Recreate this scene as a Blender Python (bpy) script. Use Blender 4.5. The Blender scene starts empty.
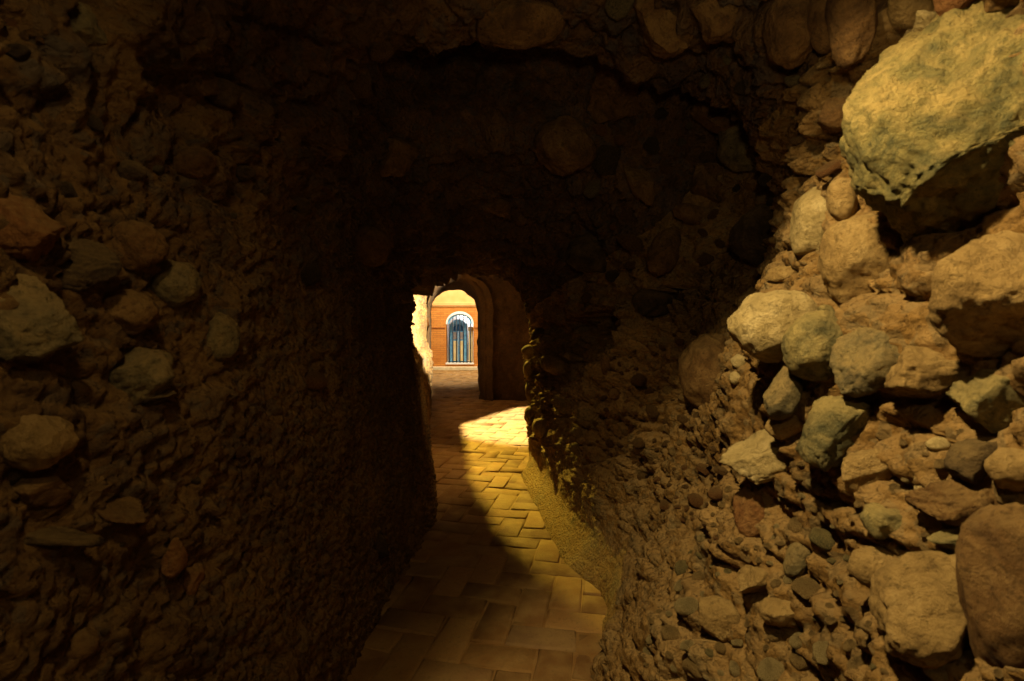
import bpy, bmesh, math, random
import numpy as np
from mathutils import Vector, Matrix
from mathutils.bvhtree import BVHTree

random.seed(11)
np.random.seed(11)
col = bpy.context.scene.collection
F = 480.0                 # focal length in pixels of a 1024 px wide frame
K = F / 683.0             # depth scale
EYE = 1.5

# ------------------------------------------------------------------ noise
def _hash(ix, iy, iz, seed):
    h = (ix.astype(np.int64) * 374761393 + iy.astype(np.int64) * 668265263 + iz.astype(np.int64) * 2147483647 + seed * 974634777) & 0xFFFFFFFF
    h = ((h ^ (h >> 13)) * 1274126177) & 0xFFFFFFFF
    h = ((h ^ (h >> 16)) * 2246822519) & 0xFFFFFFFF
    return (h ^ (h >> 15)) & 0xFFFFFFFF

def vnoise(P, freq, seed=0):
    Q = P * freq
    I = np.floor(Q).astype(np.int64)
    f = Q - I
    w = f * f * f * (f * (f * 6 - 15) + 10)
    out = np.zeros(len(P))
    for dx in (0, 1):
        for dy in (0, 1):
            for dz in (0, 1):
                h = _hash(I[:, 0] + dx, I[:, 1] + dy, I[:, 2] + dz, seed)
                gx = (h & 1023) / 511.5 - 1; gy = ((h >> 10) & 1023) / 511.5 - 1; gz = ((h >> 20) & 1023) / 511.5 - 1
                d = gx * (f[:, 0] - dx) + gy * (f[:, 1] - dy) + gz * (f[:, 2] - dz)
                out += d * (w[:, 0] if dx else 1 - w[:, 0]) * (w[:, 1] if dy else 1 - w[:, 1]) * (w[:, 2] if dz else 1 - w[:, 2])
    return out * 1.4

def fbm(P, freq, octs, seed=0, gain=0.5):
    o = np.zeros(len(P)); a = 1.0
    for k in range(octs):
        o += a * vnoise(P, freq * 2.03 ** k, seed + k * 17)
        a *= gain
    return o

def worley(P, freq, seed=0):
    Q = P * freq
    I = np.floor(Q).astype(np.int64)
    f1 = np.full(len(P), 9.0); f2 = np.full(len(P), 9.0); cid = np.zeros(len(P))
    for dx in (-1, 0, 1):
        for dy in (-1, 0, 1):
            for dz in (-1, 0, 1):
                cx, cy, cz = I[:, 0] + dx, I[:, 1] + dy, I[:, 2] + dz
                h = _hash(cx, cy, cz, seed)
                px = cx + .1 + .8 * (h & 1023) / 1023.; py = cy + .1 + .8 * ((h >> 10) & 1023) / 1023.; pz = cz + .1 + .8 * ((h >> 20) & 1023) / 1023.
                d = np.sqrt((Q[:, 0] - px) ** 2 + (Q[:, 1] - py) ** 2 + (Q[:, 2] - pz) ** 2)
                n = d < f1
                f2 = np.where(n, f1, np.minimum(f2, d))
                cid = np.where(n, (_hash(cx, cy, cz, seed + 5) & 1023) / 1023., cid)
                f1 = np.where(n, d, f1)
    return f1, f2, cid

def sstep(a, b, x):
    t = np.clip((x - a) / (b - a), 0, 1)
    return t * t * (3 - 2 * t)

# ------------------------------------------------------------------ materials
def srgb(h):
    c = [int(h[i:i + 2], 16) / 255 for i in (0, 2, 4)]
    return tuple((x / 12.92 if x <= .04045 else ((x + .055) / 1.055) ** 2.4) for x in c) + (1,)

class NT:
    def __init__(self, name):
        self.m = bpy.data.materials.new(name); self.m.use_nodes = True
        self.t = self.m.node_tree; self.n = self.t.nodes; self.l = self.t.links
        self.b = self.n['Principled BSDF']
        self.b.inputs['Specular IOR Level'].default_value = .15
        self.b.inputs['Roughness'].default_value = .9
    def node(self, typ, **kw):
        x = self.n.new(typ)
        for k, v in kw.items(): setattr(x, k, v)
        return x
    def set(self, node, **kw):
        for k, v in kw.items(): node.inputs[k].default_value = v
        return node
    def link(self, a, b): self.l.new(a, b)
    def coords(self, which='Object'):
        return self.node('ShaderNodeTexCoord').outputs[which]
    def noise(self, co, scale, detail=4, rough=.55, dist=0):
        x = self.node('ShaderNodeTexNoise'); x.inputs['Scale'].default_value = scale
        x.inputs['Detail'].default_value = detail; x.inputs['Roughness'].default_value = rough; x.inputs['Distortion'].default_value = dist
        self.link(co, x.inputs['Vector']); return x.outputs['Fac']
    def ramp(self, fac, stops):
        r = self.node('ShaderNodeValToRGB'); e = r.color_ramp.elements
        while len(e) < len(stops): e.new(.5)
        for i, (p, c) in enumerate(stops):
            e[i].position = p; e[i].color = c if len(c) == 4 else tuple(c) + (1,)
        self.link(fac, r.inputs['Fac']); return r.outputs['Color']
    def mix(self, fac, a, b, mode='MIX'):
        x = self.node('ShaderNodeMix', data_type='RGBA', blend_type=mode)
        for s, v in ((x.inputs[0], fac), (x.inputs[6], a), (x.inputs[7], b)):
            if isinstance(v, (int, float)): s.default_value = v
            elif isinstance(v, tuple): s.default_value = v
            else: self.link(v, s)
        return x.outputs[2]
    def math(self, op, a, b=0.0, clamp=False):
        x = self.node('ShaderNodeMath', operation=op); x.use_clamp = clamp
        for s, v in ((x.inputs[0], a), (x.inputs[1], b)):
            if isinstance(v, (int, float)): s.default_value = v
            else: self.link(v, s)
        return x.outputs[0]
    def bump(self, h, strength, dist=.01):
        x = self.node('ShaderNodeBump'); x.inputs['Strength'].default_value = strength; x.inputs['Distance'].default_value = dist
        self.link(h, x.inputs['Height']); self.link(x.outputs['Normal'], self.b.inputs['Normal'])
    def color(self, c): self.link(c, self.b.inputs['Base Color'])

def rock_wall_mat(name, dark, mid, light, grey, grey_amt, bumpd=.012):
    N = NT(name); co = N.coords()
    n1 = N.noise(co, 3.0, 6, .65); n2 = N.noise(co, 22, 5, .65)
    f = N.math('ADD', N.math('MULTIPLY', n1, .6), N.math('MULTIPLY', n2, .4))
    base = N.ramp(f, [(.33, dark), (.5, mid), (.66, light)])
    vor = N.node('ShaderNodeTexVoronoi'); vor.inputs['Scale'].default_value = 34; N.link(co, vor.inputs['Vector'])
    sep = N.node('ShaderNodeSeparateColor'); N.link(vor.outputs['Color'], sep.inputs[0])
    spots = N.ramp(sep.outputs[0], [(.70, (0, 0, 0, 1)), (.78, (1, 1, 1, 1))])
    base = N.mix(N.math('MULTIPLY', spots, grey_amt), base, grey)
    at = N.node('ShaderNodeAttribute', attribute_name='stone')
    pal = N.ramp(at.outputs['Fac'], [(0, mid), (.35, grey), (.55, dark), (.75, light), (1, grey)])
    at2 = N.node('ShaderNodeAttribute', attribute_name='mask')
    base = N.mix(N.math('MULTIPLY', at2.outputs['Fac'], .75), base, N.mix(N.math('MULTIPLY', n2, .8), pal, base))
    # dust lying on faces that look up
    g = N.node('ShaderNodeNewGeometry'); s = N.node('ShaderNodeSeparateXYZ'); N.link(g.outputs['Normal'], s.inputs[0])
    up = N.math('MULTIPLY', N.math('SUBTRACT', s.outputs['Z'], .15, True), .8, True)
    base = N.mix(up, base, light)
    pit_shade = N.noise(co, 55, 6, .75)  # crevice shade painted into the rock colour as small dark pits
    base = N.mix(N.ramp(pit_shade, [(.32, (.8, .8, .8, 1)), (.46, (0, 0, 0, 1))]), base, tuple(x * .35 for x in dark[:3]) + (1,))
    N.color(base)
    v2 = N.node('ShaderNodeTexVoronoi'); v2.inputs['Scale'].default_value = 60; N.link(co, v2.inputs['Vector'])
    h = N.math('ADD', N.math('MULTIPLY', N.noise(co, 45, 8, .7), 1.2), N.math('MULTIPLY', v2.outputs['Distance'], -.5))
    N.bump(h, 1.0, bumpd * 2.4)
    return N.m

def stone_mat(name, c1, c2, c3, dust, dust_amt=.6, grain=60, bumpd=.006):
    N = NT(name); co = N.coords()
    oi = N.node('ShaderNodeObjectInfo')
    add = N.node('ShaderNodeVectorMath', operation='ADD'); N.link(co, add.inputs[0])
    sc = N.node('ShaderNodeVectorMath', operation='SCALE'); sc.inputs[0].default_value = (7, 3, 5); N.link(oi.outputs['Random'], sc.inputs['Scale'])
    N.link(sc.outputs[0], add.inputs[1]); co = add.outputs[0]
    f = N.noise(co, 9, 6, .68, .6)
    base = N.ramp(f, [(.36, c1), (.5, c2), (.64, c3)])
    sp = N.noise(co, 80, 4, .7)
    base = N.mix(N.ramp(sp, [(.48, (0, 0, 0, 1)), (.66, (.6, .6, .6, 1))]), base, c1)
    g = N.node('ShaderNodeNewGeometry'); s = N.node('ShaderNodeSeparateXYZ'); N.link(g.outputs['Normal'], s.inputs[0])
    pn = N.noise(co, 14, 5, .65)
    up = N.math('MULTIPLY', N.math('ADD', N.math('MULTIPLY', s.outputs['Z'], .9), N.math('SUBTRACT', N.math('MULTIPLY', pn, 1.8), .95), True), dust_amt, True)
    base = N.mix(up, base, dust)
    pit_shade = N.noise(co, 38, 6, .75)  # dark pits in the stone colour, painted shade of small hollows
    base = N.mix(N.ramp(pit_shade, [(.30, (.75, .75, .75, 1)), (.44, (0, 0, 0, 1))]), base, tuple(x * .35 for x in c1[:3]) + (1,))
    N.color(base)
    h = N.math('ADD', N.noise(co, grain, 8, .72), N.math('MULTIPLY', N.noise(co, 14, 3, .6), 1.0))
    N.bump(h, 1.0, bumpd * 3.6)
    return N.m

def plain_mat(name, c, rough=.7, c2=None, scale=8, bumpd=0, metal=0):
    N = NT(name); N.b.inputs['Roughness'].default_value = rough; N.b.inputs['Metallic'].default_value = metal
    co = N.coords(); n = N.noise(co, scale, 5, .6)
    N.color(N.ramp(n, [(.35, c), (.65, c2 or tuple(x * .8 for x in c[:3]) + (1,))]))
    if bumpd: N.bump(N.noise(co, scale * 6, 6, .65), .8, bumpd)
    return N.m

M = {}
DUST = srgb('a98a52')
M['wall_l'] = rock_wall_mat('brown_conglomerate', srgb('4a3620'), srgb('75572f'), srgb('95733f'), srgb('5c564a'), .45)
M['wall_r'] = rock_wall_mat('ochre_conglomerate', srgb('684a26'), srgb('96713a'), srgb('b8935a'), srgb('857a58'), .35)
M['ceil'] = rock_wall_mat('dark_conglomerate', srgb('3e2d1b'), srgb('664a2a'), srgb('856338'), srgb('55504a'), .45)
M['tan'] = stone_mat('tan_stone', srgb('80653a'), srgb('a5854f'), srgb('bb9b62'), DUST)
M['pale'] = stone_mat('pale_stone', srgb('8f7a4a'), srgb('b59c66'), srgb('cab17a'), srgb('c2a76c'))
M['green'] = stone_mat('grey_green_stone', srgb('5d583a'), srgb('86784c'), srgb('a9945a'), srgb('b0975a'), .75)
M['grey'] = stone_mat('grey_stone', srgb('574d36'), srgb('7e6f4a'), srgb('9c8654'), DUST, .7)
M['brown'] = stone_mat('brown_stone', srgb('553d22'), srgb('78572f'), srgb('8c6b3e'), DUST, .35)
M['red'] = stone_mat('reddish_stone', srgb('6b4524'), srgb('8a5e33'), srgb('9c7243'), DUST, .5)
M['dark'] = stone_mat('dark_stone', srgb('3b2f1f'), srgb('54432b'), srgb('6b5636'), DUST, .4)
M['boulder'] = stone_mat('boulder_stone', srgb('5a5636'), srgb('8c7d48'), srgb('b2985a'), srgb('b89a58'), .75, 40, .01)

# ------------------------------------------------------------------ mesh helpers
def mesh_np(name, V, Q, mat, smooth=True, attrs=None):
    me = bpy.data.meshes.new(name)
    V = np.asarray(V, dtype=np.float32); Q = np.asarray(Q, dtype=np.int32)
    k = Q.shape[1]
    me.vertices.add(len(V)); me.vertices.foreach_set('co', V.ravel())
    me.loops.add(len(Q) * k); me.loops.foreach_set('vertex_index', Q.ravel())
    me.polygons.add(len(Q)); me.polygons.foreach_set('loop_start', np.arange(len(Q), dtype=np.int32) * k)
    if smooth: me.polygons.foreach_set('use_smooth', np.ones(len(Q), dtype=bool))
    me.update(calc_edges=True)
    for an, av in (attrs or {}).items():
        a = me.attributes.new(an, 'FLOAT', 'POINT'); a.data.foreach_set('value', np.asarray(av, dtype=np.float32))
    me.materials.append(mat)
    o = bpy.data.objects.new(name, me); col.objects.link(o)
    return o

def struct(o):
    o['kind'] = 'structure'; return o

def tag(o, label, cat, group=None):
    o['label'] = label; o['category'] = cat
    if group: o['group'] = group
    return o

def compact(V, Q, attrs):
    used = np.unique(Q); mp = np.full(len(V), -1, dtype=np.int64); mp[used] = np.arange(len(used))
    return V[used], mp[Q], {k: a[used] for k, a in attrs.items()}

# ------------------------------------------------------------------ camera
cam_d = bpy.data.cameras.new('camera'); cam = bpy.data.objects.new('camera', cam_d); col.objects.link(cam)
cam_d.sensor_width = 36; cam_d.lens = F / 1024 * 36; cam_d.clip_start = .02
PITCH = math.atan(10.5 / F)
cam.location = (0, 0, EYE); cam.rotation_euler = (math.pi / 2 - PITCH, 0, 0)
bpy.context.scene.camera = cam
cam_d.dof.use_dof = True; cam_d.dof.focus_distance = 4.0; cam_d.dof.aperture_fstop = 5.6

ORIG = Vector((0, 0, EYE))
def ray(px, py):
    x = (px - 512) / F; y = (340.5 - py) / F
    c, s = math.cos(PITCH), math.sin(PITCH)
    return Vector((x, c + y * s, y * c - s))     # unit forward depth

# ------------------------------------------------------------------ tunnel sheet
#        Y     xL0    xL1    xR0   xR1   zs    zc
KN = np.array([
    (-2.8, -.75, -.86,  .75,  .95, 1.9, 2.55),
    (0.0,  -.75, -.86,  .62,  .86, 1.9, 2.62),
    (1.0,  -.73, -.84,  .52,  .80, 1.9, 2.62),
    (2.0,  -.71, -.82,  .46,  .80, 1.9, 2.62),
    (2.4,  -.71, -.81,  .45,  .84, 1.9, 2.60),
    (2.9,  -.71, -.80,  .47, 1.02, 1.95, 2.62),
    (3.2,  -.71, -.80,  .53, 1.06, 2.0, 2.92),
    (3.6,  -.70, -.80,  .56,  .98, 1.95, 2.90),
    (4.0,  -.68, -.79,  .52,  .84, 1.75, 2.58),
    (5.0,  -.63, -.80,  .40,  .58, 1.65, 2.34),
    (5.4,  -.62, -.84,  .37,  .50, 1.6, 2.28),
    (6.5,  -.74, -.96,  .27,  .34, 1.5, 2.17),
    (7.4,  -.93, -1.08, .19,  .21, 1.35, 2.10),
    (7.65, -.97, -1.12, .19,  .24, 1.35, 2.12),
    (8.0,  -1.02,-1.18, .65,  .75, 1.8, 2.45),
    (8.4,  -1.07,-1.25, 1.3,  1.35, 2.5, 3.05),
    (9.5,  -1.22,-1.44, 1.6,  1.6, 2.6, 3.1),
    (11.0, -1.40,-1.66, 1.6,  1.6, 2.6, 3.1),
    (13.0, -1.62,-1.74, 1.6,  1.6, 2.6, 3.1),
    (14.8, -1.80,-1.82, 1.6,  1.6, 2.6, 3.1)])
def axis(segs):
    out = []
    for a, b, d in segs:
        n = max(2, int((b - a) / d)); out.append(np.linspace(a, b, n, endpoint=False))
    return np.concatenate(out)
YS = axis([(-2.8 * K, .2, .04), (.2, .45, .012), (.45, 2.0, .0075), (2.0, 2.9, .008), (2.9, 5.0, .011), (5.0, 5.8, .007), (5.8, 14.8 * K, .02)])
n1, n2 = 230, 210
def kn(c): return np.interp(YS / K, KN[:, 0], KN[:, c])
# soften the knots
def smooth1(a):
    k = np.array([1, 2, 3, 2, 1.]); k /= k.sum(); p = np.pad(a, 2, mode='edge'); return np.convolve(p, k, 'valid')
xL0, xL1, xR0, xR1, zs, zc = [smooth1(kn(c)) for c in range(1, 7)]
nY = len(YS)
t = np.linspace(0, 1, n1)
ZL = -.08 + (zs[:, None] + .08) * t[None, :]
XL = xL0[:, None] + (xL1 - xL0)[:, None] * ZL / 1.5
XR = xR0[:, None] + (xR1 - xR0)[:, None] * (ZL / 1.5) ** .9 if False else xR0[:, None] + (xR1 - xR0)[:, None] * np.clip(ZL, 0, 9) / 1.5
th = np.linspace(0, math.pi, n2)[1:-1]
a_ = (XR[:, -1] - XL[:, -1]) / 2; c_ = (XR[:, -1] + XL[:, -1]) / 2
ex = 2 / 2.3
XA = c_[:, None] - a_[:, None] * (np.sign(np.cos(th)) * np.abs(np.cos(th)) ** ex)[None, :]
ZA = zs[:, None] + (zc - zs)[:, None] * (np.sin(th) ** ex)[None, :]
X = np.concatenate([XL, XA, XR[:, ::-1]], 1); Z = np.concatenate([ZL, ZA, ZL[:, ::-1]], 1)
Y = np.repeat(YS[:, None], X.shape[1], 1)
nU = X.shape[1]
uu = np.arange(nU)[None, :] + 0 * Y
yk = Y / K
left = uu < n1; right = uu >= n1 + n2 - 2
# the left wall steps back above a ledge past the corner
X -= np.where(left | (uu < n1 + 50), .55 * sstep(1.12, 1.32, Z) * sstep(6.0, 7.0, yk) * (1 - sstep(9.0, 10.2, yk)), 0)
X += np.where(left, .045 * (1 - sstep(1.0, 1.12, Z)) * sstep(8.8, 10.2, yk), 0)
# hollow in the pillar face and overhang above it
X += np.where(right, .42 * np.exp(-((yk - 5.3) / .55) ** 2 - ((Z - 1.45) / .38) ** 2), 0)
X += np.where(right, .22 * np.exp(-((yk - 4.1) / .4) ** 2 - ((Z - 1.75) / .3) ** 2), 0)
# rubble slope at the foot of the near right wall
X -= np.where(right, .09 * (1 - sstep(-.05, .5, Z)) * sstep(1.0, 2.6, yk) * (1 - sstep(3.3, 4.0, yk)), 0)
# dirt fillet at the foot of the pillar
X -= np.where(right, .14 * (1 - sstep(-.05, .22, Z)) * sstep(3.6, 4.4, yk) * (1 - sstep(7.0, 7.5, yk)), 0)
# dark pocket in the ceiling, left
Z += np.where(~left & ~right, .35 * np.exp(-((yk - 3.3) / .5) ** 2 - ((X + .45) / .3) ** 2), 0)

G = np.stack([X, Y, Z], -1)
du = np.gradient(G, axis=1); dv = np.gradient(G, axis=0)
NRM = np.cross(dv.reshape(-1, 3), du.reshape(-1, 3))
NRM /= np.linalg.norm(NRM, axis=1)[:, None] + 1e-9
for _ in range(2):
    g = NRM.reshape(nY, nU, 3)
    p = np.pad(g, ((6, 6), (6, 6), (0, 0)), mode='edge')
    g = sum(p[6 + dy:6 + dy + nY, 6 + dx:6 + dx + nU] for dx, dy in ((0, 0), (6, 0), (-6, 0), (0, 6), (0, -6), (3, 3), (-3, 3), (3, -3), (-3, -3)))
    NRM = g.reshape(-1, 3); NRM /= np.linalg.norm(NRM, axis=1)[:, None] + 1e-9
P = G.reshape(-1, 3)
# normals face the passage
cen = np.stack([np.repeat(c_[:, None], nU, 1), Y, np.full_like(Y, 1.3)], -1).reshape(-1, 3)
if np.mean(np.sum((cen - P) * NRM, 1)) < 0: NRM = -NRM
flatR = right.ravel(); flatL = left.ravel(); zf = P[:, 2]; ykf = P[:, 1] / K
Wp = P + np.stack([vnoise(P, 5, 60), vnoise(P, 5, 61), vnoise(P, 5, 62)], 1) * .05
rough = np.where(flatL, .75, np.where(flatR, 1.0, 1.1))
rough = rough * np.where(flatR & (ykf > 3.5) & (zf < .5), .35 + .65 * sstep(.1, .5, zf), 1)
rough = rough * np.where(flatR, 1 + .8 * sstep(3.4, 4.0, ykf) * (1 - sstep(7.6, 8.0, ykf)) * sstep(.5, .9, zf), 1)
rough = rough * np.where(flatL & (ykf > 2.2), .62, 1)
rough = rough * np.where(ykf > 8.2, np.where(flatL, 1.7, .8), 1)
D = fbm(P, 1.6, 3, 3) * .085 * rough * np.where(flatL, .8, 1)
f1, f2, id1 = worley(Wp, 6.5, 9)                    # fist-sized lumps
mask1 = sstep(-.15, .25, vnoise(P, 1.7, 40) + .25 * rough - .12) * (id1 > .35)
b1 = np.clip(1 - (f1 / .62) ** 2, 0, 1) ** .6
D += .05 * b1 * mask1 * rough
f1b, f2b, id2 = worley(Wp, 15, 19)                  # pebbles
mask2 = sstep(-.2, .2, vnoise(P, 2.6, 44)) * (id2 > .3)
b2 = np.clip(1 - (f1b / .6) ** 2, 0, 1) ** .6
D += .02 * b2 * mask2 * rough * (1 - .6 * b1 * mask1)
f1c, f2c, id3 = worley(Wp, 36, 29)                  # grit
b3 = np.clip(1 - (f1c / .6) ** 2, 0, 1) ** .6
D += np.where(flatL, .014, .0095) * b3 * (id3 > .3)
D += fbm(P, 9, 5, 70, .66) * np.where(flatL, .012, .026) * rough
D += fbm(P, 26, 4, 75, .7) * np.where(flatL & (ykf < 8), .013, .005)
ridg = 1 - np.abs(vnoise(P * np.array([1, 1, 2.2]), 4.5, 81))
D -= np.where(flatL, .014, .03) * sstep(.86, 1.0, ridg) * rough            # cracks
D *= np.where(flatR & (ykf > 3.3), .22 + .78 * sstep(.08, .55, zf), 1)
P = P + NRM * D[:, None]
stone = np.where(mask1 * b1 > .3, id1, id2)
maskA = np.clip(mask1 * sstep(.15, .45, b1) + .7 * mask2 * sstep(.2, .5, b2), 0, 1)

I = np.arange(nY * nU).reshape(nY, nU)
Q = np.stack([I[:-1, :-1], I[:-1, 1:], I[1:, 1:], I[1:, :-1]], -1)
uc = np.arange(nU - 1)[None, :] + 0 * Q[..., 0]
LAMP = np.array([-1.5, 14 * K, 5.0])
def inpoly(x, y, poly):
    r = np.zeros(len(x), bool); n = len(poly)
    for i in range(n):
        x0, y0 = poly[i]; x1, y1 = poly[(i + 1) % n]
        c = ((y0 > y) != (y1 > y)) & (x < (x1 - x0) * (y - y0) / (y1 - y0 + 1e-12) + x0)
        r ^= c
    return r
LIT = [(-.78, 10.8 * K), (-.40, 6.74 * K), (-.05, 4.9 * K), (.14, 4.25 * K), (.5, 3.2 * K), (.6, 2.5 * K), (2.2, 2.5 * K), (2.2, 18 * K), (.37, 14.0 * K)]
base_attr = {'stone': stone, 'mask': maskA}
def part_sheet(name, sel, mat):
    q = Q[sel]
    v, q, at = compact(P, q, base_attr)
    return struct(mesh_np(name, v, q[:, ::-1] if False else q, mat, True, at))
selL = uc < n1 + 25; selR = uc >= n1 + n2 - 2 - 25
selC = ~selL & ~selR
fc = P[Q.reshape(-1, 4)].mean(1)
tt = LAMP[2] / (LAMP[2] - np.minimum(fc[:, 2], 4.5))
hx = LAMP[0] + (fc[:, 0] - LAMP[0]) * tt; hy = LAMP[1] + (fc[:, 1] - LAMP[1]) * tt
hole = (inpoly(hx, hy, LIT) & (fc[:, 1] > 8.3 * K) & (fc[:, 2] > 2.7)).reshape(Q.shape[:2])  # unseen roof opening, shaped so the light falls in the LIT outline
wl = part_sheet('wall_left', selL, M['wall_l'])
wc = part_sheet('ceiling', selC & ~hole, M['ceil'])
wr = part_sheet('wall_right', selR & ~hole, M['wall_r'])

# wall behind the camera closes the tunnel
g = np.linspace(-1.4, 1.4, 40); gz = np.linspace(-.1, 3.1, 44)
gx, gzz = np.meshgrid(g, gz)
pb = np.stack([gx, np.full_like(gx, -2.75 * K), gzz], -1).reshape(-1, 3); pb[:, 1] += fbm(pb, 2, 4, 5) * .12
ii = np.arange(len(pb)).reshape(gx.shape); qb = np.stack([ii[:-1, :-1], ii[:-1, 1:], ii[1:, 1:], ii[1:, :-1]], -1).reshape(-1, 4)
struct(mesh_np('wall_behind', pb, qb, M['ceil'], True, {'stone': pb[:, 0] * 0, 'mask': pb[:, 0] * 0}))

# ------------------------------------------------------------------ arched passage and the wall it pierces
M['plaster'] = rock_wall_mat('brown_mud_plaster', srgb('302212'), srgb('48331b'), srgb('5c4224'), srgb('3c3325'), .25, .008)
Y0, Y1 = 14.5 * K, 20 * K
def arch_profile(xl, xr, zsp, rise, n=60, m=30):
    zl = np.linspace(-.08, zsp, m)
    an = np.linspace(math.pi, 0, n)[1:-1]
    cx, a = (xl + xr) / 2, (xr - xl) / 2
    return np.concatenate([np.stack([np.full(m, xl), zl], 1), np.stack([cx + a * np.cos(an), zsp + rise * np.sin(an)], 1), np.stack([np.full(m, xr), zl[::-1]], 1)])
yy = np.concatenate([np.linspace(Y0 - .05, Y0 + .35, 14), np.linspace(Y0 + .4, Y1, 60)])
rows = []
for y in yy:
    s = (y - Y0) / (Y1 - Y0); s = max(0, s)
    fl = max(0, 1 - (y - Y0 + .05) / .38) ** 2.2 * .26
    A = arch_profile(-1.74 - .66 * s - fl * .2, -.66 - .33 * s + fl, 1.95 + .06 * s, .62 + .04 * s + fl * .5)
    rows.append(np.concatenate([A[:, :1], np.full((len(A), 1), y), A[:, 1:]], 1))
pp = np.array(rows); sh = pp.shape[:2]; pp = pp.reshape(-1, 3)
pp[:, 0] += fbm(pp, 3, 4, 8) * .05; pp[:, 2] += np.where(pp[:, 2] > 1.9, fbm(pp, 3, 4, 9) * .04, 0)
ii = np.arange(len(pp)).reshape(sh); qp = np.stack([ii[:-1, :-1], ii[:-1, 1:], ii[1:, 1:], ii[1:, :-1]], -1).reshape(-1, 4)
struct(mesh_np('wall_passage', pp, qp, M['plaster'], True, {'stone': pp[:, 0] * 0, 'mask': pp[:, 0] * 0}))
gx, gzz = np.meshgrid(np.arange(-3.0, 2.2, .025), np.arange(-.1, 3.6, .025))
pw = np.stack([gx, np.full_like(gx, Y0 + .06), gzz], -1).reshape(-1, 3)
ii = np.arange(len(pw)).reshape(gx.shape); qw = np.stack([ii[:-1, :-1], ii[:-1, 1:], ii[1:, 1:], ii[1:, :-1]], -1).reshape(-1, 4)
c = pw[qw].mean(1)
ax, aa = (-1.74 - .62) / 2, (1.74 - .62) / 2 + .05
inside = (np.abs(c[:, 0] - ax) < aa) & (c[:, 2] < 1.95) | (((c[:, 0] - ax) / aa) ** 2 + ((c[:, 2] - 1.95) / .70) ** 2 < 1) & (c[:, 2] >= 1.95)
qw = qw[~inside]
f1w, _, idw = worley(pw, 9, 77)
pw[:, 1] -= fbm(pw, 2.2, 5, 12) * .07 + .03 * np.clip(1 - (f1w / .55) ** 2, 0, 1) * (idw > .5)
vw, qw, at = compact(pw, qw, {'stone': idw, 'mask': (idw > .5) * np.clip(1 - f1w, 0, 1)})
struct(mesh_np('wall_far', vw, qw, M['plaster'], True, at))

# ------------------------------------------------------------------ brick floor
def brick_floor_mat():
    N = NT('floor_brick'); co = N.coords()
    at = N.node('ShaderNodeAttribute', attribute_name='tone')
    base = N.ramp(at.outputs['Fac'], [(0, srgb('6f4e2a')), (.4, srgb('8d6636')), (.7, srgb('9c7442')), (1, srgb('7d6140'))])
    n = N.noise(co, 5, 6, .65); n2 = N.noise(co, 40, 6, .7)
    base = N.mix(N.ramp(n, [(.40, (0, 0, 0, 1)), (.68, (.7, .7, .7, 1))]), base, srgb('a78650'))
    base = N.mix(N.ramp(n2, [(.5, (0, 0, 0, 1)), (.75, (.5, .5, .5, 1))]), base, srgb('5a4023'))
    N.color(base); N.b.inputs['Roughness'].default_value = .8
    N.bump(N.math('ADD', n2, N.noise(co, 12, 4, .6)), .7, .006)
    return N.m
M['fbrick'] = brick_floor_mat()
W, L, gap = .17, .34, .007
rotf = math.radians(-12)
cr, sr = math.cos(rotf), math.sin(rotf)
Vs, Qs, Ts = [], [], []
def bounds(y):
    k = y / K
    if k < 14.5: return np.interp(k, KN[:, 0], KN[:, 1]) - .25, np.interp(k, KN[:, 0], KN[:, 3]) + .25
    return -3.2, .6
rng = np.random.RandomState(4)
def add_brick(cx, cy, lx, ly):
    h = rng.uniform(-.006, .003); tx, ty = rng.uniform(-.026, .026, 2)
    ins = .012; pts = []
    lx -= gap; ly -= gap
    for k, (i, zz) in enumerate(((0, -.06), (0, -.010), (ins * .5, -.002), (ins, 0))):
        for sx, sy in ((-1, -1), (1, -1), (1, 1), (-1, 1)):
            px = sx * (lx / 2 - i); py = sy * (ly / 2 - i)
            px += rng.uniform(-.006, .006); py += rng.uniform(-.006, .006)
            pts.append((cx + px, cy + py, zz + (h + tx * px + ty * py)))
    pts = np.array(pts)
    R = np.stack([pts[:, 0] * cr - pts[:, 1] * sr, pts[:, 0] * sr + pts[:, 1] * cr, pts[:, 2]], 1)
    b = len(Vs) * 16
    q = [(12, 13, 14, 15)]
    for r in range(3):
        for s in range(4):
            q.append((r * 4 + s, r * 4 + (s + 1) % 4, r * 4 + 4 + (s + 1) % 4, r * 4 + 4 + s))
    Vs.append(R); Qs.append(np.array(q) + b); Ts.append(np.full(16, rng.rand()))
# herringbone: pairs of one lying and one standing brick on a diagonal lattice
for i in range(-110, 111):
    for j in range(-60, 61):
        # brick lying along x at lattice point, period (W,W) and (2L... ) with L = 2W
        bx = i * W + j * 2 * L * .5 * 2 * .5
        by = i * W - j * 2 * L * .5 * 2 * .5
        for kind in (0, 1):
            if kind == 0: cx, cy, lx, ly = bx + L / 2, by + W / 2, L, W
            else: cx, cy, lx, ly = bx + L + W / 2 - W * 0, by + W - L / 2 + 0 * W, W, L
            wx, wy = cx * cr - cy * sr, cx * sr + cy * cr
            if wy < -1.2 or wy > 26.2 * K: continue
            lo, hi = bounds(wy)
            if lo < wx < hi: add_brick(cx, cy, lx, ly)
V = np.concatenate(Vs); Qf = np.concatenate(Qs); T = np.concatenate(Ts)
nb = len(V)
V[:nb, 2] -= .010 * sstep(.1, .9, fbm(V[:nb] * np.array([1, 1, 0]), 2.2, 3, 55) + .3)
gx, gy = np.meshgrid(np.arange(-4, 3.01, .035), np.concatenate([np.arange(-2.5, 15, .035), np.arange(15, 27.5 * K, .2)]))
pf = np.stack([gx.ravel(), gy.ravel(), np.zeros(gx.size)], 1)
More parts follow.
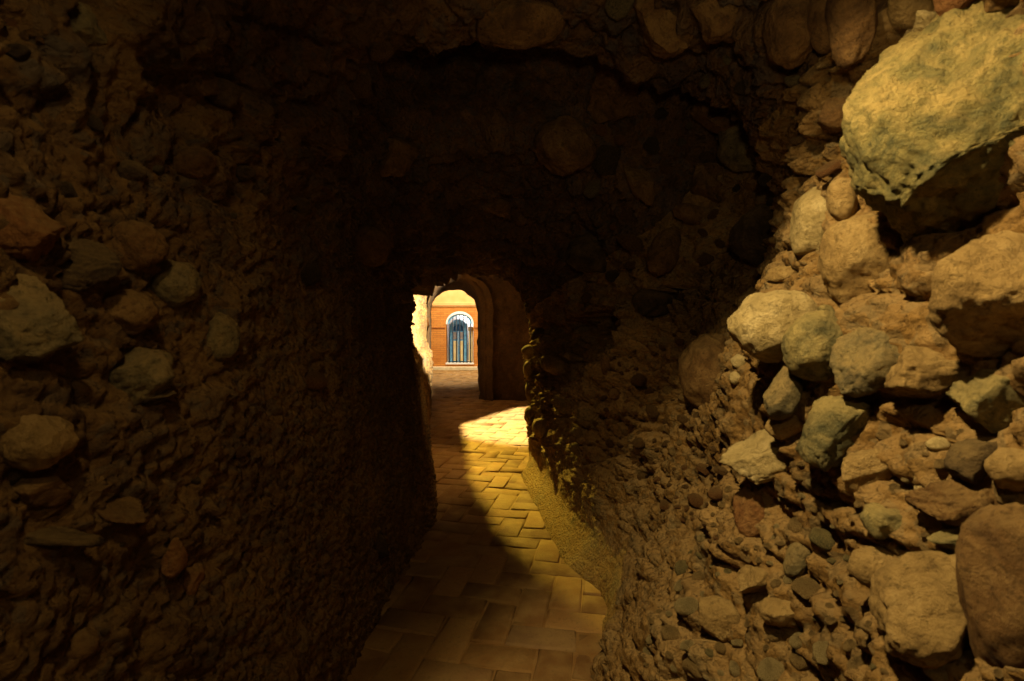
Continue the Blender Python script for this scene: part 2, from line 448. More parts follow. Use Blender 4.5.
pf[:, 2] = -.0125 + fbm(pf, 3.0, 4, 56) * .012                 # earth filling the joints
ii = np.arange(len(pf)).reshape(gx.shape) + nb
V = np.concatenate([V, pf]); T = np.concatenate([T, np.full(len(pf), .3)])
Qf = np.concatenate([Qf, np.stack([ii[:-1, :-1], ii[:-1, 1:], ii[1:, 1:], ii[1:, :-1]], -1).reshape(-1, 4)])
V[:, 2] += fbm(V * np.array([1, 1, 0]), .9, 2, 31) * .012
fl = struct(mesh_np('floor', V, Qf, M['fbrick'], False, {'tone': T}))

# ------------------------------------------------------------------ courtyard: brick wall, ledge, kerb, barred gate
def brick_wall_mat():
    N = NT('orange_brick'); co = N.coords()
    mp = N.node('ShaderNodeMapping'); mp.inputs['Rotation'].default_value = (math.radians(-90), 0, 0); N.link(co, mp.inputs['Vector'])
    b = N.node('ShaderNodeTexBrick'); N.link(mp.outputs[0], b.inputs['Vector'])
    N.set(b, Scale=1.0, **{'Mortar Size': .009, 'Brick Width': .26, 'Row Height': .072, 'Color1': srgb('c9843a'), 'Color2': srgb('b56d2b'), 'Mortar': srgb('9a6432'), 'Bias': 0.0})
    n = N.noise(co, 4, 5, .6)
    N.color(N.mix(N.ramp(n, [(.4, (0, 0, 0, 1)), (.7, (.5, .5, .5, 1))]), b.outputs['Color'], srgb('c9813c')))
    N.bump(b.outputs['Fac'], -.5, .008)
    return N.m
M['obrick'] = brick_wall_mat()
M['cream'] = plain_mat('cream_plaster', srgb('dba869'), .8, srgb('d39a58'), 3, .002)
M['white'] = plain_mat('white_paint', srgb('f1ece0'), .6, srgb('dcd9d2'), 9)
M['blue'] = plain_mat('blue_paint', srgb('4c8cba'), .45, srgb('7db2d2'), 12)
M['iron'] = plain_mat('dark_iron', srgb('20242c'), .5, srgb('303a48'), 20)
M['pane'] = plain_mat('cream_panel', srgb('ead7a2'), .4, srgb('d9bd80'), 6)
M['kerb'] = plain_mat('pale_kerb_stone', srgb('e2cfa6'), .8, srgb('cdb78d'), 10, .003)
YW = 26 * K; S = 26.3
def gx_(px): return (px - 512) / S
gl, gr_, gb, gsp, gtop = gx_(446), gx_(473.5), .24, 1.74, 2.20
gc, ga = (gl + gr_) / 2, (gr_ - gl) / 2
def arch_pts(cx, a, zb, zsp, rise, n=24):
    return [(cx - a, zb)] + [(cx - a * math.cos(math.pi * k / n), zsp + rise * math.sin(math.pi * k / n)) for k in range(n + 1)] + [(cx + a, zb)]
def extrude_poly(bm, pts, y0, y1):
    f = [bm.verts.new((x, y0, z)) for x, z in pts]; b = [bm.verts.new((x, y1, z)) for x, z in pts]
    bm.faces.new(f); bm.faces.new(b[::-1]); n = len(pts)
    for i in range(n): bm.faces.new((f[i], b[i], b[(i + 1) % n], f[(i + 1) % n]))
def box(bm, x0, x1, y0, y1, z0, z1): extrude_poly(bm, [(x0, z0), (x1, z0), (x1, z1), (x0, z1)], y0, y1)
def ring(bm, po, pi, y0, y1):
    n = len(po)
    vs = [[bm.verts.new((x, y, z)) for x, z in p] for p in (po, pi) for y in (y0, y1)]
    fo, bo, fi, bi = vs
    for i in range(n - 1):
        for a, b in ((fo, fi), (bi, bo), (fi, bi), (bo, fo)):
            bm.faces.new((a[i], a[i + 1], b[i + 1], b[i]))
    for i in (0, n - 1): bm.faces.new((fo[i], fi[i], bi[i], bo[i]))
def fin(name, bm, mat, parent=None, bevel=0, smooth=False):
    bmesh.ops.recalc_face_normals(bm, faces=bm.faces)
    if bevel: bmesh.ops.bevel(bm, geom=[e for e in bm.edges], offset=bevel, segments=1, affect='EDGES')
    me = bpy.data.meshes.new(name); bm.to_mesh(me); bm.free(); me.materials.append(mat)
    if smooth: me.polygons.foreach_set('use_smooth', [True] * len(me.polygons))
    o = bpy.data.objects.new(name, me); col.objects.link(o)
    if parent:
        o.parent = parent; o.matrix_parent_inverse = Matrix.Translation(parent.location).inverted()
    return o
def empty(name, loc, label, cat, group=None):
    o = bpy.data.objects.new(name, None); col.objects.link(o); o.location = loc; o.empty_display_size = .1
    return tag(o, label, cat, group)
bm = bmesh.new()
top = 2.42
A = arch_pts(gc, ga, gb, gsp, gtop - gsp)
box(bm, -4.0, gl, YW, YW + .3, -.05, top); box(bm, gr_, .9, YW, YW + .3, -.05, top); box(bm, gl, gr_, YW, YW + .3, -.05, gb)
for i in range(1, len(A) - 2):
    (x0, z0), (x1, z1) = A[i], A[i + 1]
    if x1 - x0 > 1e-5: extrude_poly(bm, [(x0, z0), (x1, z1), (x1, top), (x0, top)], YW, YW + .3)
struct(fin('wall_end', bm, M['obrick']))
bm = bmesh.new(); box(bm, -4.0, gl - .03, YW - .02, YW, 1.56, 1.595); box(bm, gr_ + .03, .9, YW - .02, YW, 1.56, 1.595); struct(fin('trim_1', bm, plain_mat('brick_course', srgb('8a4a20'), .8)))
bm = bmesh.new(); box(bm, -4.0, .9, YW - .05, YW + .3, top, top + .13); box(bm, -4.0, .9, YW - .03, YW, top - .04, top); struct(fin('trim_2', bm, M['cream'], None, .01))
bm = bmesh.new(); box(bm, -4.0, .9, YW + .02, YW + .3, top + .13, 4.2); struct(fin('wall_upper', bm, M['cream']))
bm = bmesh.new(); box(bm, -4.0, .9, YW - .22, YW, -.02, .11); struct(fin('trim_3', bm, M['kerb'], None, .012))
# alcove behind the gate
bm = bmesh.new(); box(bm, gl - .3, gr_ + .3, YW + 1.1, YW + 1.2, -.1, 2.7); struct(fin('wall_alcove', bm, M['white']))
bm = bmesh.new(); box(bm, gl - .3, gr_ + .3, YW + .3, YW + 1.1, -.1, gb - .01); struct(fin('floor_alcove', bm, M['kerb']))
# gate: white arched surround, bars, rails
gate = empty('barred_gate', (gc, YW - .01, gb), 'arched gate of dark iron bars in the far orange brick wall', 'gate')
bm = bmesh.new()
ring(bm, arch_pts(gc, ga + .004, gsp - .02, gsp, gtop - gsp + .01), arch_pts(gc, ga - .05, gsp - .02, gsp, gtop - gsp - .09), YW - .02, YW + .14)
fr = fin('arched_frame', bm, M['white'], gate); fr['label'] = 'white arched frame'
bm = bmesh.new(); box(bm, gl - .02, gr_ + .02, YW - .05, YW + .2, gb - .045, gb + .01); fin('sill', bm, M['white'], gate)
def bar_mesh(x, z0, z1, r=.021, y=YW + .04, slant=0):
    bm = bmesh.new(); n = 8
    lo = [bm.verts.new((x + r * math.cos(2 * math.pi * k / n), y + r * math.sin(2 * math.pi * k / n), z0)) for k in range(n)]
    hi = [bm.verts.new((x + slant + r * math.cos(2 * math.pi * k / n), y + r * math.sin(2 * math.pi * k / n), z1)) for k in range(n)]
    for k in range(n): bm.faces.new((lo[k], lo[(k + 1) % n], hi[(k + 1) % n], hi[k]))
    bm.faces.new(lo); bm.faces.new(hi); return bm
for k in range(7):
    x = gl + .12 + (gr_ - gl - .24) * k / 6
    zt = gsp + (gtop - gsp - .075) * math.sqrt(max(0, 1 - ((x - gc) / (ga - .06)) ** 2))
    fin('bar', bar_mesh(x, gb, zt), M['iron'], gate, 0, True)
for z in (.27,):
    bm = bmesh.new(); box(bm, gl + .06, gr_ - .06, YW + .02, YW + .06, z, z + .028); fin('cross_rail', bm, M['iron'], gate)
bm = bmesh.new()
ring(bm, arch_pts(gc, ga - .065, gsp, gsp, gtop - gsp - .075), arch_pts(gc, ga - .13, gsp, gsp, gtop - gsp - .14), YW + .02, YW + .06)
fb = fin('arch_band', bm, M['blue'], gate); fb['label'] = 'blue arched band'
# blue door behind the bars
door = empty('arched_door', (gx_(457), YW + .55, gb), 'blue arched double door with cream panels standing behind the bars', 'door')
door['kind'] = 'thing'; gate['kind'] = 'thing'
dx0, dx1 = gx_(447.5), gx_(466); dc = (dx0 + dx1) / 2; da = (dx1 - dx0) / 2
bm = bmesh.new(); ring(bm, arch_pts(dc, da, gb, 1.58, .34), arch_pts(dc, da - .13, gb, 1.50, .22), YW + .5, YW + .6); fin('door_frame', bm, M['blue'], door)
bm = bmesh.new(); extrude_poly(bm, arch_pts(dc, da - .13, 1.46, 1.50, .22), YW + .53, YW + .58); fin('transom', bm, plain_mat('deep_blue_paint', srgb('2a5680'), .5), door)
for s in (-1, 1):
    x0, x1 = (dc - da + .13, dc - .008) if s < 0 else (dc + .008, dc + da - .13)
    bm = bmesh.new(); box(bm, x0, x1, YW + .54, YW + .57, gb, 1.46)
    lf = fin('door_leaf', bm, M['blue'], door)
    bm = bmesh.new(); box(bm, x0 + .03, x1 - .03, YW + .525, YW + .54, gb + .05, 1.08)
    pn = fin('door_panel', bm, M['pane'], lf); pn.matrix_parent_inverse = Matrix.Identity(4)
    bm = bmesh.new(); box(bm, x0 + .03, x1 - .03, YW + .525, YW + .54, 1.14, 1.42)
    fin('door_pane', bm, plain_mat('grey_pane', srgb('b9a99a'), .3, srgb('8b8a90')), lf).matrix_parent_inverse = Matrix.Identity(4)
post = empty('gate_post', (gx_(470), YW + .4, gb), 'pale cream post standing behind the right side of the barred gate', 'post')
bm = bmesh.new(); box(bm, gx_(468), gx_(472), YW + .36, YW + .46, gb, 1.45); fin('shaft', bm, M['pane'], post, .012)
bm = bmesh.new(); box(bm, gx_(467.2), gx_(472.6), YW + .33, YW + .49, 1.45, 1.62); fin('cap', bm, plain_mat('cap_stone', srgb('c2a468'), .7), post, .02)

# ------------------------------------------------------------------ stones
bpy.context.view_layer.update()
def bvh_of(objs):
    vs, ps, off = [], [], 0
    for o in objs:
        me = o.data; n = len(me.vertices); a = np.empty(n * 3, np.float32); me.vertices.foreach_get('co', a)
        vs.append(a.reshape(-1, 3)); m = len(me.polygons); b = np.empty(m * 4, np.int32); me.loops.foreach_get('vertex_index', b)
        ps.append(b.reshape(-1, 4) + off); off += n
    return BVHTree.FromPolygons(np.concatenate(vs).tolist(), np.concatenate(ps).tolist())
BV = bvh_of([wl, wc, wr])
_ico = {}
def ico(n):
    if n not in _ico:
        bm = bmesh.new(); bmesh.ops.create_icosphere(bm, subdivisions=n, radius=1)
        _ico[n] = (np.array([v.co[:] for v in bm.verts]), np.array([[v.index for v in f.verts] for f in bm.faces])); bm.free()
    return _ico[n]
def rock(seed, dims, kind='round', sub=4, facets=None):
    r = np.random.RandomState(seed); V, T = ico(sub); p = V.copy()
    if kind == 'round': nf, lo, hi, k = 5, .72, .95, .7
    elif kind == 'angular': nf, lo, hi, k = 11, .45, .8, .93
    elif kind == 'slab': nf, lo, hi, k = 9, .5, .85, .92
    else: nf, lo, hi, k = 7, .6, .9, .85
    if kind in ('angular', 'slab'): p = np.sign(p) * np.abs(p) ** .8
    fs = [(v / np.linalg.norm(v), r.uniform(lo, hi)) for v in r.normal(size=(nf, 3))]
    if facets: fs = [(np.array(n) / np.linalg.norm(n), d) for n, d in facets] + fs[:3]
    for n, d in fs:
        e = np.maximum(0, p @ n - d); p -= e[:, None] * n * k
    off = r.uniform(-50, 50, 3)
    nrm = V
    a = {'round': (.10, .018), 'angular': (.10, .035), 'slab': (.08, .03)}.get(kind, (.10, .03))
    q = p + off
    p += nrm * (fbm(q, 1.3, 2, seed) * a[0] * 1.3 + fbm(q, 4.5, 5, seed + 3, .66) * a[1] * 2.0)[:, None]
    if kind == 'slab':   # bedding steps
        lay = np.abs(((p[:, 2] * 4 + fbm(q, 1.5, 2, seed + 9) * .6) % 1) - .5)
        p -= nrm * (.05 * sstep(.36, .5, lay))[:, None]
    p *= np.array(dims)
    return p, T
def place(px, py, w, h, rot, sink=.3):
    d = ray(px, py); hit, n, i, dist = BV.ray_cast(ORIG, d.normalized(), 30)
    if hit is None: return None
    depth = hit.y / d.y
    sx, sz = w / 2 * depth / F, h / 2 * depth / F
    c = abs(n.dot(d.normalized())) + .12
    back = min(sink * min(sx, sz) / c, .9 * max(sx, sz))
    dep = depth - back / d.length
    s = dep / depth
    loc = ORIG + d * dep
    R = Matrix.Rotation(-math.radians(rot), 4, 'Y')
    return loc, sx * s, sz * s, R, n
HSEED = [100]
taken = []
def hero(px, py, w, h, rot, kind, mat, label, name='stone', cat='stone', sub=4, thick=.9, sink=.25, facets=None, group=None):
    if px < 420: sink = min(sink, .04)
    r = place(px, py, w, h, rot, sink)
    if r is None: print('MISS', px, py); return
    loc, sx, sz, R, n = r
    HSEED[0] += 1
    taken.append((px, py, (w + h) / 2 * .95))
    sy = thick * (min(sx, sz) * .6 + max(sx, sz) * .4)
    if name != 'boulder': sy = min(sy, .17)
    p, T = rock(HSEED[0], (1, 1, 1), kind, sub, facets)
    # exact outline: scale to the wanted width, depth and height
    ext = np.array([np.ptp(p[:, 0]), np.ptp(p[:, 1]), np.ptp(p[:, 2])]) / 2
    p -= (p.max(0) + p.min(0)) / 2
    p = p / ext * np.array([sx, sy, sz])
    o = mesh_np(name, p, T, M[mat]); o.matrix_world = Matrix.Translation(loc) @ R
    return tag(o, label, cat, group)

# near right wall, sunlit side
hero(962, 116, 222, 268, 0, 'mid', 'boulder', 'very large flat-faced boulder jutting from the top of the near right wall', 'boulder', 'boulder', 6, .75, .45,
     [((-.45, -.72, .45), .40), ((.1, -.45, -.85), .42), ((-.9, -.2, -.25), .78), ((-.62, -.1, .8), .72), ((.35, -.6, -.7), .62)])
hero(1000, 292, 140, 130, -18, 'mid', 'tan', 'large tan boulder under the biggest boulder at the right edge', 'boulder', 'boulder', 5, .8, .35, [((-.4, -.6, .6), .55), ((0, -.6, -.8), .5)])
hero(1018, 598, 84, 190, 4, 'round', 'brown', 'tall smooth brown boulder at the lower right corner', 'boulder', 'boulder', 5, .8, .3)
hero(858, 262, 72, 94, 6, 'round', 'tan', 'pear-shaped tan cobble half shaded under the biggest boulder', 'cobble', 'stone', 5)
hero(815, 222, 42, 70, -8, 'round', 'pale', 'upright pitted pale cobble left of the pear-shaped tan cobble', 'cobble', 'stone', 4)
hero(842, 200, 27, 44, 10, 'round', 'tan', 'small egg-shaped stone wedged under the left tip of the biggest boulder', 'cobble', 'stone')
hero(774, 325, 86, 76, -14, 'round', 'pale', 'big rounded pale cobble jutting out at the lit edge of the right wall', 'cobble', 'stone', 5, .9, .5)
hero(813, 346, 56, 72, 0, 'round', 'green', 'greenish cobble just right of the big rounded pale cobble', 'cobble', 'stone', 5)
hero(868, 368, 62, 76, -34, 'angular', 'grey', 'rough grey angular stone between the greenish cobble and a pointed tan stone', 'stone', 'stone', 5)
hero(922, 373, 86, 60, 12, 'angular', 'tan', 'pointed tan stone with a flat lit top beside the rough grey stone', 'stone', 'stone', 5)
hero(988, 402, 84, 66, 14, 'angular', 'green', 'broken grey-green stone near the right edge below the large tan boulder', 'stone', 'stone', 5)
hero(714, 376, 66, 86, 12, 'round', 'brown', 'large smooth brown cobble at the dark edge of the right wall', 'cobble', 'stone', 5)
hero(788, 274, 38, 18, -8, 'slab', 'tan', 'thin wedge of stone sticking out above the big rounded pale cobble', 'stone_flake', 'stone')
hero(739, 362, 15, 16, 0, 'round', 'pale', 'tiny pale pebble beside the large smooth brown cobble, upper one', 'pebble', 'stone', 3)
hero(736, 378, 14, 14, 0, 'round', 'pale', 'tiny pale pebble beside the large smooth brown cobble, lower one', 'pebble', 'stone', 3)
hero(828, 316, 16, 24, 10, 'angular', 'green', 'small grey chip tucked below the pear-shaped tan cobble', 'stone_chip', 'stone', 3)
hero(784, 394, 28, 56, -28, 'slab', 'grey', 'narrow grey slab leaning below the big rounded pale cobble', 'slab', 'stone')
hero(834, 432, 62, 84, -32, 'slab', 'green', 'long slanting grey-green slab below the greenish cobble', 'slab', 'stone', 5)
hero(762, 456, 84, 46, 18, 'slab', 'pale', 'flat pale slab with a little cobble lying on it', 'slab', 'stone', 5)
hero(786, 424, 40, 28, 30, 'round', 'tan', 'little oblong cobble lying on the flat pale slab', 'cobble', 'stone')
hero(1012, 470, 42, 42, 0, 'round', 'tan', 'round tan cobble at the right edge above the tall brown boulder', 'cobble', 'stone')
hero(928, 606, 122, 92, 28, 'mid', 'tan', 'big dusty tan stone low on the right wall beside the tall brown boulder', 'stone', 'stone', 5, .9, .35, [((-.2, -.5, .8), .5)])
hero(875, 567, 52, 38, 8, 'round', 'tan', 'rounded tan cobble touching the upper left of the big dusty stone', 'cobble', 'stone')
hero(798, 556, 18, 46, -20, 'round', 'grey', 'oblong blue-grey pebble low on the near right wall', 'pebble', 'stone')
hero(957, 502, 76, 46, 6, 'slab', 'brown', 'layered brown block under a dark slab on the right wall', 'stone_block', 'stone', 5)
hero(972, 456, 38, 56, -38, 'slab', 'dark', 'dark slanting slab left of the round tan cobble at the right edge', 'slab', 'stone')
hero(925, 492, 20, 44, -8, 'angular', 'pale', 'upright pale chip left of the layered brown block', 'stone_chip', 'stone')
hero(938, 444, 20, 15, 0, 'round', 'pale', 'small white-grey pebble above the upright pale chip', 'pebble', 'stone', 3)
hero(958, 540, 56, 30, 16, 'angular', 'green', 'grey-green flat stone below the layered brown block', 'stone', 'stone')
hero(964, 566, 34, 24, 10, 'round', 'tan', 'small tan cobble above the big dusty tan stone', 'cobble', 'stone')
hero(718, 618, 40, 34, 16, 'slab', 'tan', 'flat tan stone on the rubble slope at the foot of the right wall', 'stone', 'stone')
hero(782, 612, 40, 34, 36, 'slab', 'tan', 'tilted tan slab right of the flat stone on the rubble slope', 'slab', 'stone')
hero(752, 582, 38, 30, 28, 'angular', 'tan', 'angular tan stone at the top of the rubble slope', 'stone', 'stone')
hero(748, 508, 26, 58, -6, 'angular', 'red', 'orange upright lump of rubble at the lit corner of the right wall', 'stone', 'stone')
hero(868, 470, 60, 40, 30, 'angular', 'tan', 'dusty broken stone below the long slanting slab', 'stone', 'stone', 4, .8, 0)
hero(890, 520, 50, 36, 20, 'angular', 'green', 'half-buried greenish stone between the dusty broken stone and the rounded tan cobble', 'stone', 'stone', 4, .8, 0)
# upper right
hero(792, 27, 48, 80, 4, 'round', 'brown', 'hanging rounded brown cobble near the top, leftmost of three', 'cobble', 'stone', 5)
hero(824, 22, 28, 62, 12, 'round', 'brown', 'narrow brown stone hanging between two bigger cobbles at the top', 'cobble', 'stone')
hero(850, 22, 38, 88, 8, 'round', 'brown', 'long brown finger-like stone hanging right of the narrow one', 'cobble', 'stone', 5)
hero(912, 14, 56, 28, -38, 'round', 'tan', 'oblong tan cobble just above the biggest boulder', 'cobble', 'stone')
hero(930, 26, 40, 16, -32, 'angular', 'pale', 'pale flake pressed between the oblong tan cobble and the biggest boulder', 'stone_flake', 'stone')
hero(962, 6, 56, 36, -36, 'angular', 'red', 'reddish stone behind the top of the biggest boulder', 'stone', 'stone')
hero(838, 112, 36, 38, -30, 'round', 'brown', 'dim brown cobble left of the biggest boulder', 'cobble', 'stone')
hero(742, 146, 58, 44, -52, 'round', 'grey', 'dark blue-grey cobble slanting on the upper right wall', 'cobble', 'stone', 5)
hero(716, 112, 46, 40, -20, 'slab', 'brown', 'wedge-shaped layered stone above the slanting blue-grey cobble', 'stone', 'stone')
hero(640, 184, 24, 50, 22, 'angular', 'brown', 'upright angular brown stone right of the ceiling cobble', 'stone', 'stone')
hero(690, 214, 36, 20, -14, 'round', 'brown', 'small slanting stone below the blue-grey cobble', 'stone', 'stone')
hero(665, 250, 30, 52, -20, 'round', 'brown', 'long dim stone below the upright angular brown stone', 'stone', 'stone')
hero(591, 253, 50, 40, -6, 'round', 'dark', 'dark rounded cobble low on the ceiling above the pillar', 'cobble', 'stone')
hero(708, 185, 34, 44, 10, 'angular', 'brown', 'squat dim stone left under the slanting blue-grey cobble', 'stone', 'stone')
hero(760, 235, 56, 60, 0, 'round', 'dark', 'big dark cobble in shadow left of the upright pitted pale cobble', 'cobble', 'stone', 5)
hero(724, 14, 70, 60, 20, 'angular', 'brown', 'rough brown lump at the top between the ceiling and the hanging cobbles', 'stone', 'stone', 5)
hero(620, 78, 76, 76, 30, 'angular', 'brown', 'rough corner of brown rock at the edge of the dark ceiling hollow', 'stone', 'stone', 5, .9, 0)
hero(660, 30, 70, 44, -30, 'angular', 'brown', 'pale brown lump above the rough corner of the ceiling hollow', 'stone', 'stone', 5, .9, 0)
# ceiling
hero(565, 145, 64, 56, -8, 'round', 'brown', 'single round cobble set in the dark ceiling', 'cobble', 'stone', 5, .9, .4)
hero(396, 158, 52, 42, 30, 'angular', 'brown', 'dim angular stone left in the dark ceiling hollow', 'stone', 'stone')
hero(369, 246, 42, 42, 10, 'round', 'brown', 'dim round stone left of the passage, below the ceiling hollow', 'cobble', 'stone')
hero(520, 25, 90, 44, 6, 'round', 'brown', 'wide low lump at the lip of the ceiling near the top', 'stone', 'stone', 5, .9, 0)
hero(495, 207, 40, 18, -5, 'angular', 'brown', 'thin dim flake in the ceiling above the passage', 'stone_flake', 'stone')
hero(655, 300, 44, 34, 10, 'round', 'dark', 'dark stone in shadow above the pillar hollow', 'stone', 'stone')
# left wall
hero(138, 246, 52, 50, 20, 'round', 'brown', 'round brown cobble on the left wall, topmost of a cluster of three', 'cobble', 'stone', 5)
hero(173, 284, 46, 48, 0, 'round', 'grey', 'grey-brown cobble on the left wall, right one of a cluster of three', 'cobble', 'stone', 5)
hero(125, 313, 62, 48, 0, 'round', 'brown', 'wide brown cobble on the left wall, lowest of a cluster of three', 'cobble', 'stone', 5)
hero(22, 226, 62, 72, 6, 'slab', 'red', 'flat reddish slab at the left edge of the photo', 'slab', 'stone', 5)
hero(80, 268, 70, 62, -6, 'slab', 'dark', 'dark layered stone right of the flat reddish slab', 'stone', 'stone', 5)
hero(26, 318, 74, 92, 20, 'slab', 'grey', 'streaked grey rock at the left edge under the reddish slab', 'stone', 'stone', 5)
hero(223, 337, 30, 50, 0, 'round', 'grey', 'upright oblong pebble on the left wall right of the cluster of three', 'pebble', 'stone')
hero(138, 376, 64, 56, 24, 'angular', 'grey', 'wedge-shaped grey stone on the left wall with a dark stone under it', 'stone', 'stone', 5)
hero(146, 397, 52, 16, 6, 'slab', 'dark', 'small dark layered stone under the wedge-shaped grey stone', 'stone', 'stone')
hero(40, 441, 60, 58, -10, 'round', 'tan', 'round tan cobble standing out low at the left edge', 'cobble', 'stone', 5)
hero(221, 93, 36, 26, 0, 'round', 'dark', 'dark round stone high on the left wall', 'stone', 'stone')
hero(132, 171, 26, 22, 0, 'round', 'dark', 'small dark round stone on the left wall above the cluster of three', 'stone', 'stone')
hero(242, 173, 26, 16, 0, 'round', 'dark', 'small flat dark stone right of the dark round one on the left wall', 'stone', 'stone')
hero(192, 163, 46, 30, 8, 'round', 'brown', 'dim wide stone between two small dark stones on the left wall', 'stone', 'stone')
hero(75, 27, 48, 34, 16, 'slab', 'grey', 'layered stone near the top left corner', 'stone', 'stone')
hero(173, 557, 22, 40, -6, 'angular', 'red', 'reddish upright chip low on the left wall, left of a pair', 'stone_chip', 'stone')
hero(193, 580, 20, 34, 12, 'angular', 'red', 'reddish upright chip low on the left wall, right of a pair', 'stone_chip', 'stone')
hero(78, 646, 40, 34, 0, 'round', 'brown', 'dim round stone near the lower left corner', 'stone', 'stone')
hero(55, 538, 92, 24, -6, 'slab', 'dark', 'long dark slab lying across the lower left wall', 'slab', 'stone')
hero(115, 510, 70, 22, -14, 'slab', 'brown', 'thin layered slab above the long dark slab', 'slab', 'stone')
hero(32, 494, 60, 44, -4, 'angular', 'brown', 'crumbly brown lump below the round tan cobble at the left edge', 'stone', 'stone', 4, .9, 0)
hero(205, 505, 40, 14, -30, 'slab', 'brown', 'thin slanting flake in the middle of the lower left wall', 'stone_flake', 'stone')
hero(300, 205, 20, 16, 0, 'round', 'dark', 'little dark pebble high on the left wall towards the passage', 'pebble', 'stone', 3)
# pillar
hero(556, 366, 34, 20, -22, 'round', 'tan', 'lit oblong stone on the pillar beside its dark hollow', 'cobble', 'stone')
hero(574, 358, 22, 9, -12, 'slab', 'tan', 'thin tongue of stone reaching from the oblong stone into the hollow', 'stone_flake', 'stone')
hero(622, 402, 16, 26, 24, 'round', 'tan', 'slanting lit pebble on the pillar right of the hollow', 'pebble', 'stone')
hero(607, 367, 12, 26, 10, 'round', 'brown', 'narrow upright pebble at the right rim of the pillar hollow', 'pebble', 'stone', 3)
hero(615, 394, 14, 12, 0, 'round', 'brown', 'small pebble just left of the slanting lit pebble', 'pebble', 'stone', 3)
for (px, py, w, h, rot, lab) in [
        (514, 293, 24, 9, 38, 'yellow-lit sliver of stone at the top corner of the pillar'),
        (521, 322, 14, 18, 10, 'yellow-lit pebble on the pillar edge below the sliver'),
        (526, 338, 10, 12, 0, 'small yellow-lit pebble on the pillar edge, second below the sliver'),
        (529, 352, 14, 15, 20, 'bright yellow round pebble standing out from the pillar edge'),
        (528, 369, 10, 16, 0, 'flat-sided yellow-lit pebble under the bright round one'),
        (531, 392, 12, 26, 4, 'tall yellow-lit pebble halfway down the pillar edge'),
        (530, 415, 12, 18, 0, 'yellow-brown pebble low on the pillar edge'),
        (541, 428, 18, 20, 12, 'brown pebble low on the pillar just right of its edge')]:
    hero(px, py, w, h, rot, 'round', 'tan', lab, 'pebble', 'stone', 3, .9, .5)

# counted pebbles: shared meshes, one object each
protos = []
for k in range(8):
    kind = ['round', 'angular', 'mid', 'round', 'slab', 'mid', 'angular', 'round'][k]
    p, T = rock(900 + k, (1, .85, .8), kind, 3); protos.append((p, T))
pmesh = {}
def pebble(px, py, w, h, rot, mat, label, group, idx, sink):
    r = place(px, py, w, h, rot, sink)
    if r is None: return
    loc, sx, sz, R, n = r
    key = (idx, mat)
    if key not in pmesh:
        p, T = protos[idx]; o = mesh_np('pebble', p, T, M[mat]); pmesh[key] = o
    else:
        o = pmesh[key].copy(); col.objects.link(o)
    R2 = Matrix.Rotation(random.uniform(-.5, .5), 4, 'Z')
    o.matrix_world = Matrix.Translation(loc) @ R @ R2 @ Matrix.Diagonal((sx, (sx + sz) / 2, sz * 1.15, 1))
    tag(o, label, 'stone', group)
def scatter(n, boxr, smin, smax, mats, label, group, ok=lambda x, y: True, sink=.1, seed=0):
    rr = random.Random(seed); k = 0; tries = 0
    while k < n and tries < n * 40:
        tries += 1
        x = rr.uniform(boxr[0], boxr[2]); y = rr.uniform(boxr[1], boxr[3])
        if not ok(x, y): continue
        s = smin + (smax - smin) * rr.random() ** 2.2
        if any((x - a) ** 2 + (y - b) ** 2 < ((s + c) * .5) ** 2 for a, b, c in taken): continue
        taken.append((x, y, s))
        asp = rr.uniform(.6, 1.0)
        pebble(x, y, s, s * asp, rr.uniform(-50, 50), rr.choice(mats), label, group, rr.randrange(8), sink); k += 1
scatter(110, (532, 330, 728, 560), 5, 17, ['brown', 'brown', 'tan', 'brown', 'red', 'red'], 'small pebble crowded into the crumbly brown pillar face right of the path',
        'pebbles of the pillar face', lambda x, y: y < 430 + (x - 530) * .62 and not (560 < x < 610 and 300 < y < 395), .15, 1)
scatter(100, (640, 430, 1010, 675), 8, 34, ['tan', 'tan', 'tan', 'pale', 'tan', 'pale', 'green'], 'dusty loose-looking stone chip in the rubble of the lit lower right wall',
        'stone chips of the lower right wall', lambda x, y: y > 640 - (x - 640) * 1.75 and y > 430, -.12, 2)
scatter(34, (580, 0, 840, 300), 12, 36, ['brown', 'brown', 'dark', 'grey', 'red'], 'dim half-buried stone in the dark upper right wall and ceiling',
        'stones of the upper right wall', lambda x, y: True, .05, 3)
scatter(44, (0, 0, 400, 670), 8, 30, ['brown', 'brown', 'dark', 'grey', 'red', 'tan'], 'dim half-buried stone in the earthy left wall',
        'stones of the left wall', lambda x, y: x < 420 - max(0, y - 540) * .5, .0, 4)

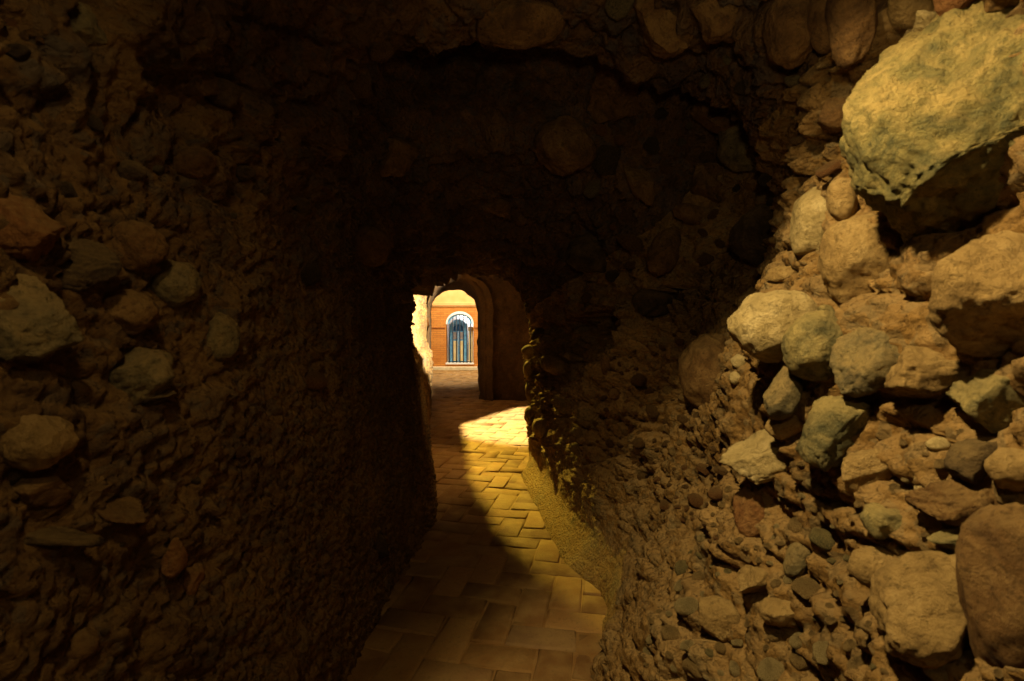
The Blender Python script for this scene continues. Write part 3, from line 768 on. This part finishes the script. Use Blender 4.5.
# ------------------------------------------------------------------ lights
def lamp(name, typ, loc, target, energy, color, **kw):
    d = bpy.data.lights.new(name, typ); d.energy = energy; d.color = color
    for k, v in kw.items(): setattr(d, k, v)
    o = bpy.data.objects.new(name, d); col.objects.link(o); o.location = loc
    o.rotation_euler = (Vector(target) - Vector(loc)).to_track_quat('-Z', 'Y').to_euler(); return o
WARM = (1.0, .76, .40); YEL = (1.0, .80, .12)
lamp('lamp_near', 'SPOT', (-.05, .55, 2.5), (.95, 1.10, .78), 158, (1.0, .78, .40), spot_size=math.radians(80), spot_blend=.5, shadow_soft_size=.035)
lamp('fill_left', 'SPOT', (-.15, .0, 2.45), (-.85, .75, .7), 23, (1, .72, .34), spot_size=math.radians(110), spot_blend=1, shadow_soft_size=.035)  # added fill spot that lifts the left wall, no fitting there
lamp('fill_behind', 'POINT', (.1, -.5, 2.2), (0, 0, 0), 9, WARM, shadow_soft_size=.06)  # added weak fill behind the camera, no real lamp
lamp('lamp_hole', 'SPOT', tuple(LAMP), (-.1, 8.3 * K, 0), 4800, YEL, spot_size=math.radians(44), spot_blend=1.0, shadow_soft_size=.05)
lamp('lamp_sun_patch', 'SPOT', tuple(LAMP), (.15, 11.3 * K, 0), 7500, (1, .91, .66), spot_size=math.radians(32), spot_blend=.4, shadow_soft_size=.05)
lamp('fill_bright_rocks', 'SPOT', (.5, 9.2 * K, 2.7), (-1.75, 12.6 * K, 2.05), 9500, (1, .91, .70), spot_size=math.radians(46), spot_blend=.4, shadow_soft_size=.05)  # added spot hidden behind the lintel, overexposes the left rocks
lamp('bounce_ledge', 'SPOT', (.1, 8.9 * K, 2.4), (-1.0, 7.6 * K, .7), 110, (1, .62, .22), spot_size=math.radians(60), spot_blend=.8, shadow_soft_size=.05)  # added orange spot imitating bounced light on the left ledge
lamp('fill_upper', 'SPOT', (.1, .1, 1.75), (.38, 1.6, 2.35), 17, WARM, spot_size=math.radians(70), spot_blend=1, shadow_soft_size=.04)  # added spot brightening the upper right ceiling, no source there
lamp('fill_pillar', 'SPOT', (-.5, 1.5, 2.15), (.55, 3.0, 1.05), 18, (1, .66, .30), spot_size=math.radians(44), spot_blend=1, shadow_soft_size=.04)  # added side spot that brings out the pillar face
lamp('daylight_courtyard', 'AREA', (-1.6, 22.4 * K, 5.5), (-2.0, 26 * K, 1.2), 620, (1, .88, .66), shape='SQUARE', size=2.5)  # added area light standing in for open daylight over the courtyard
lamp('fill_alcove', 'POINT', (gx_(466), YW + .95, 2.2), (0, 0, 0), 60, (.95, .97, 1), shadow_soft_size=.1)  # added unseen point light that brightens the alcove

w = bpy.data.worlds.new('world'); bpy.context.scene.world = w; w.use_nodes = True
bg = w.node_tree.nodes['Background']; bg.inputs['Color'].default_value = (.95, .75, .45, 1); bg.inputs['Strength'].default_value = .25
sc = bpy.context.scene
sc.view_settings.view_transform = 'Standard'; sc.view_settings.look = 'None'; sc.view_settings.exposure = 0
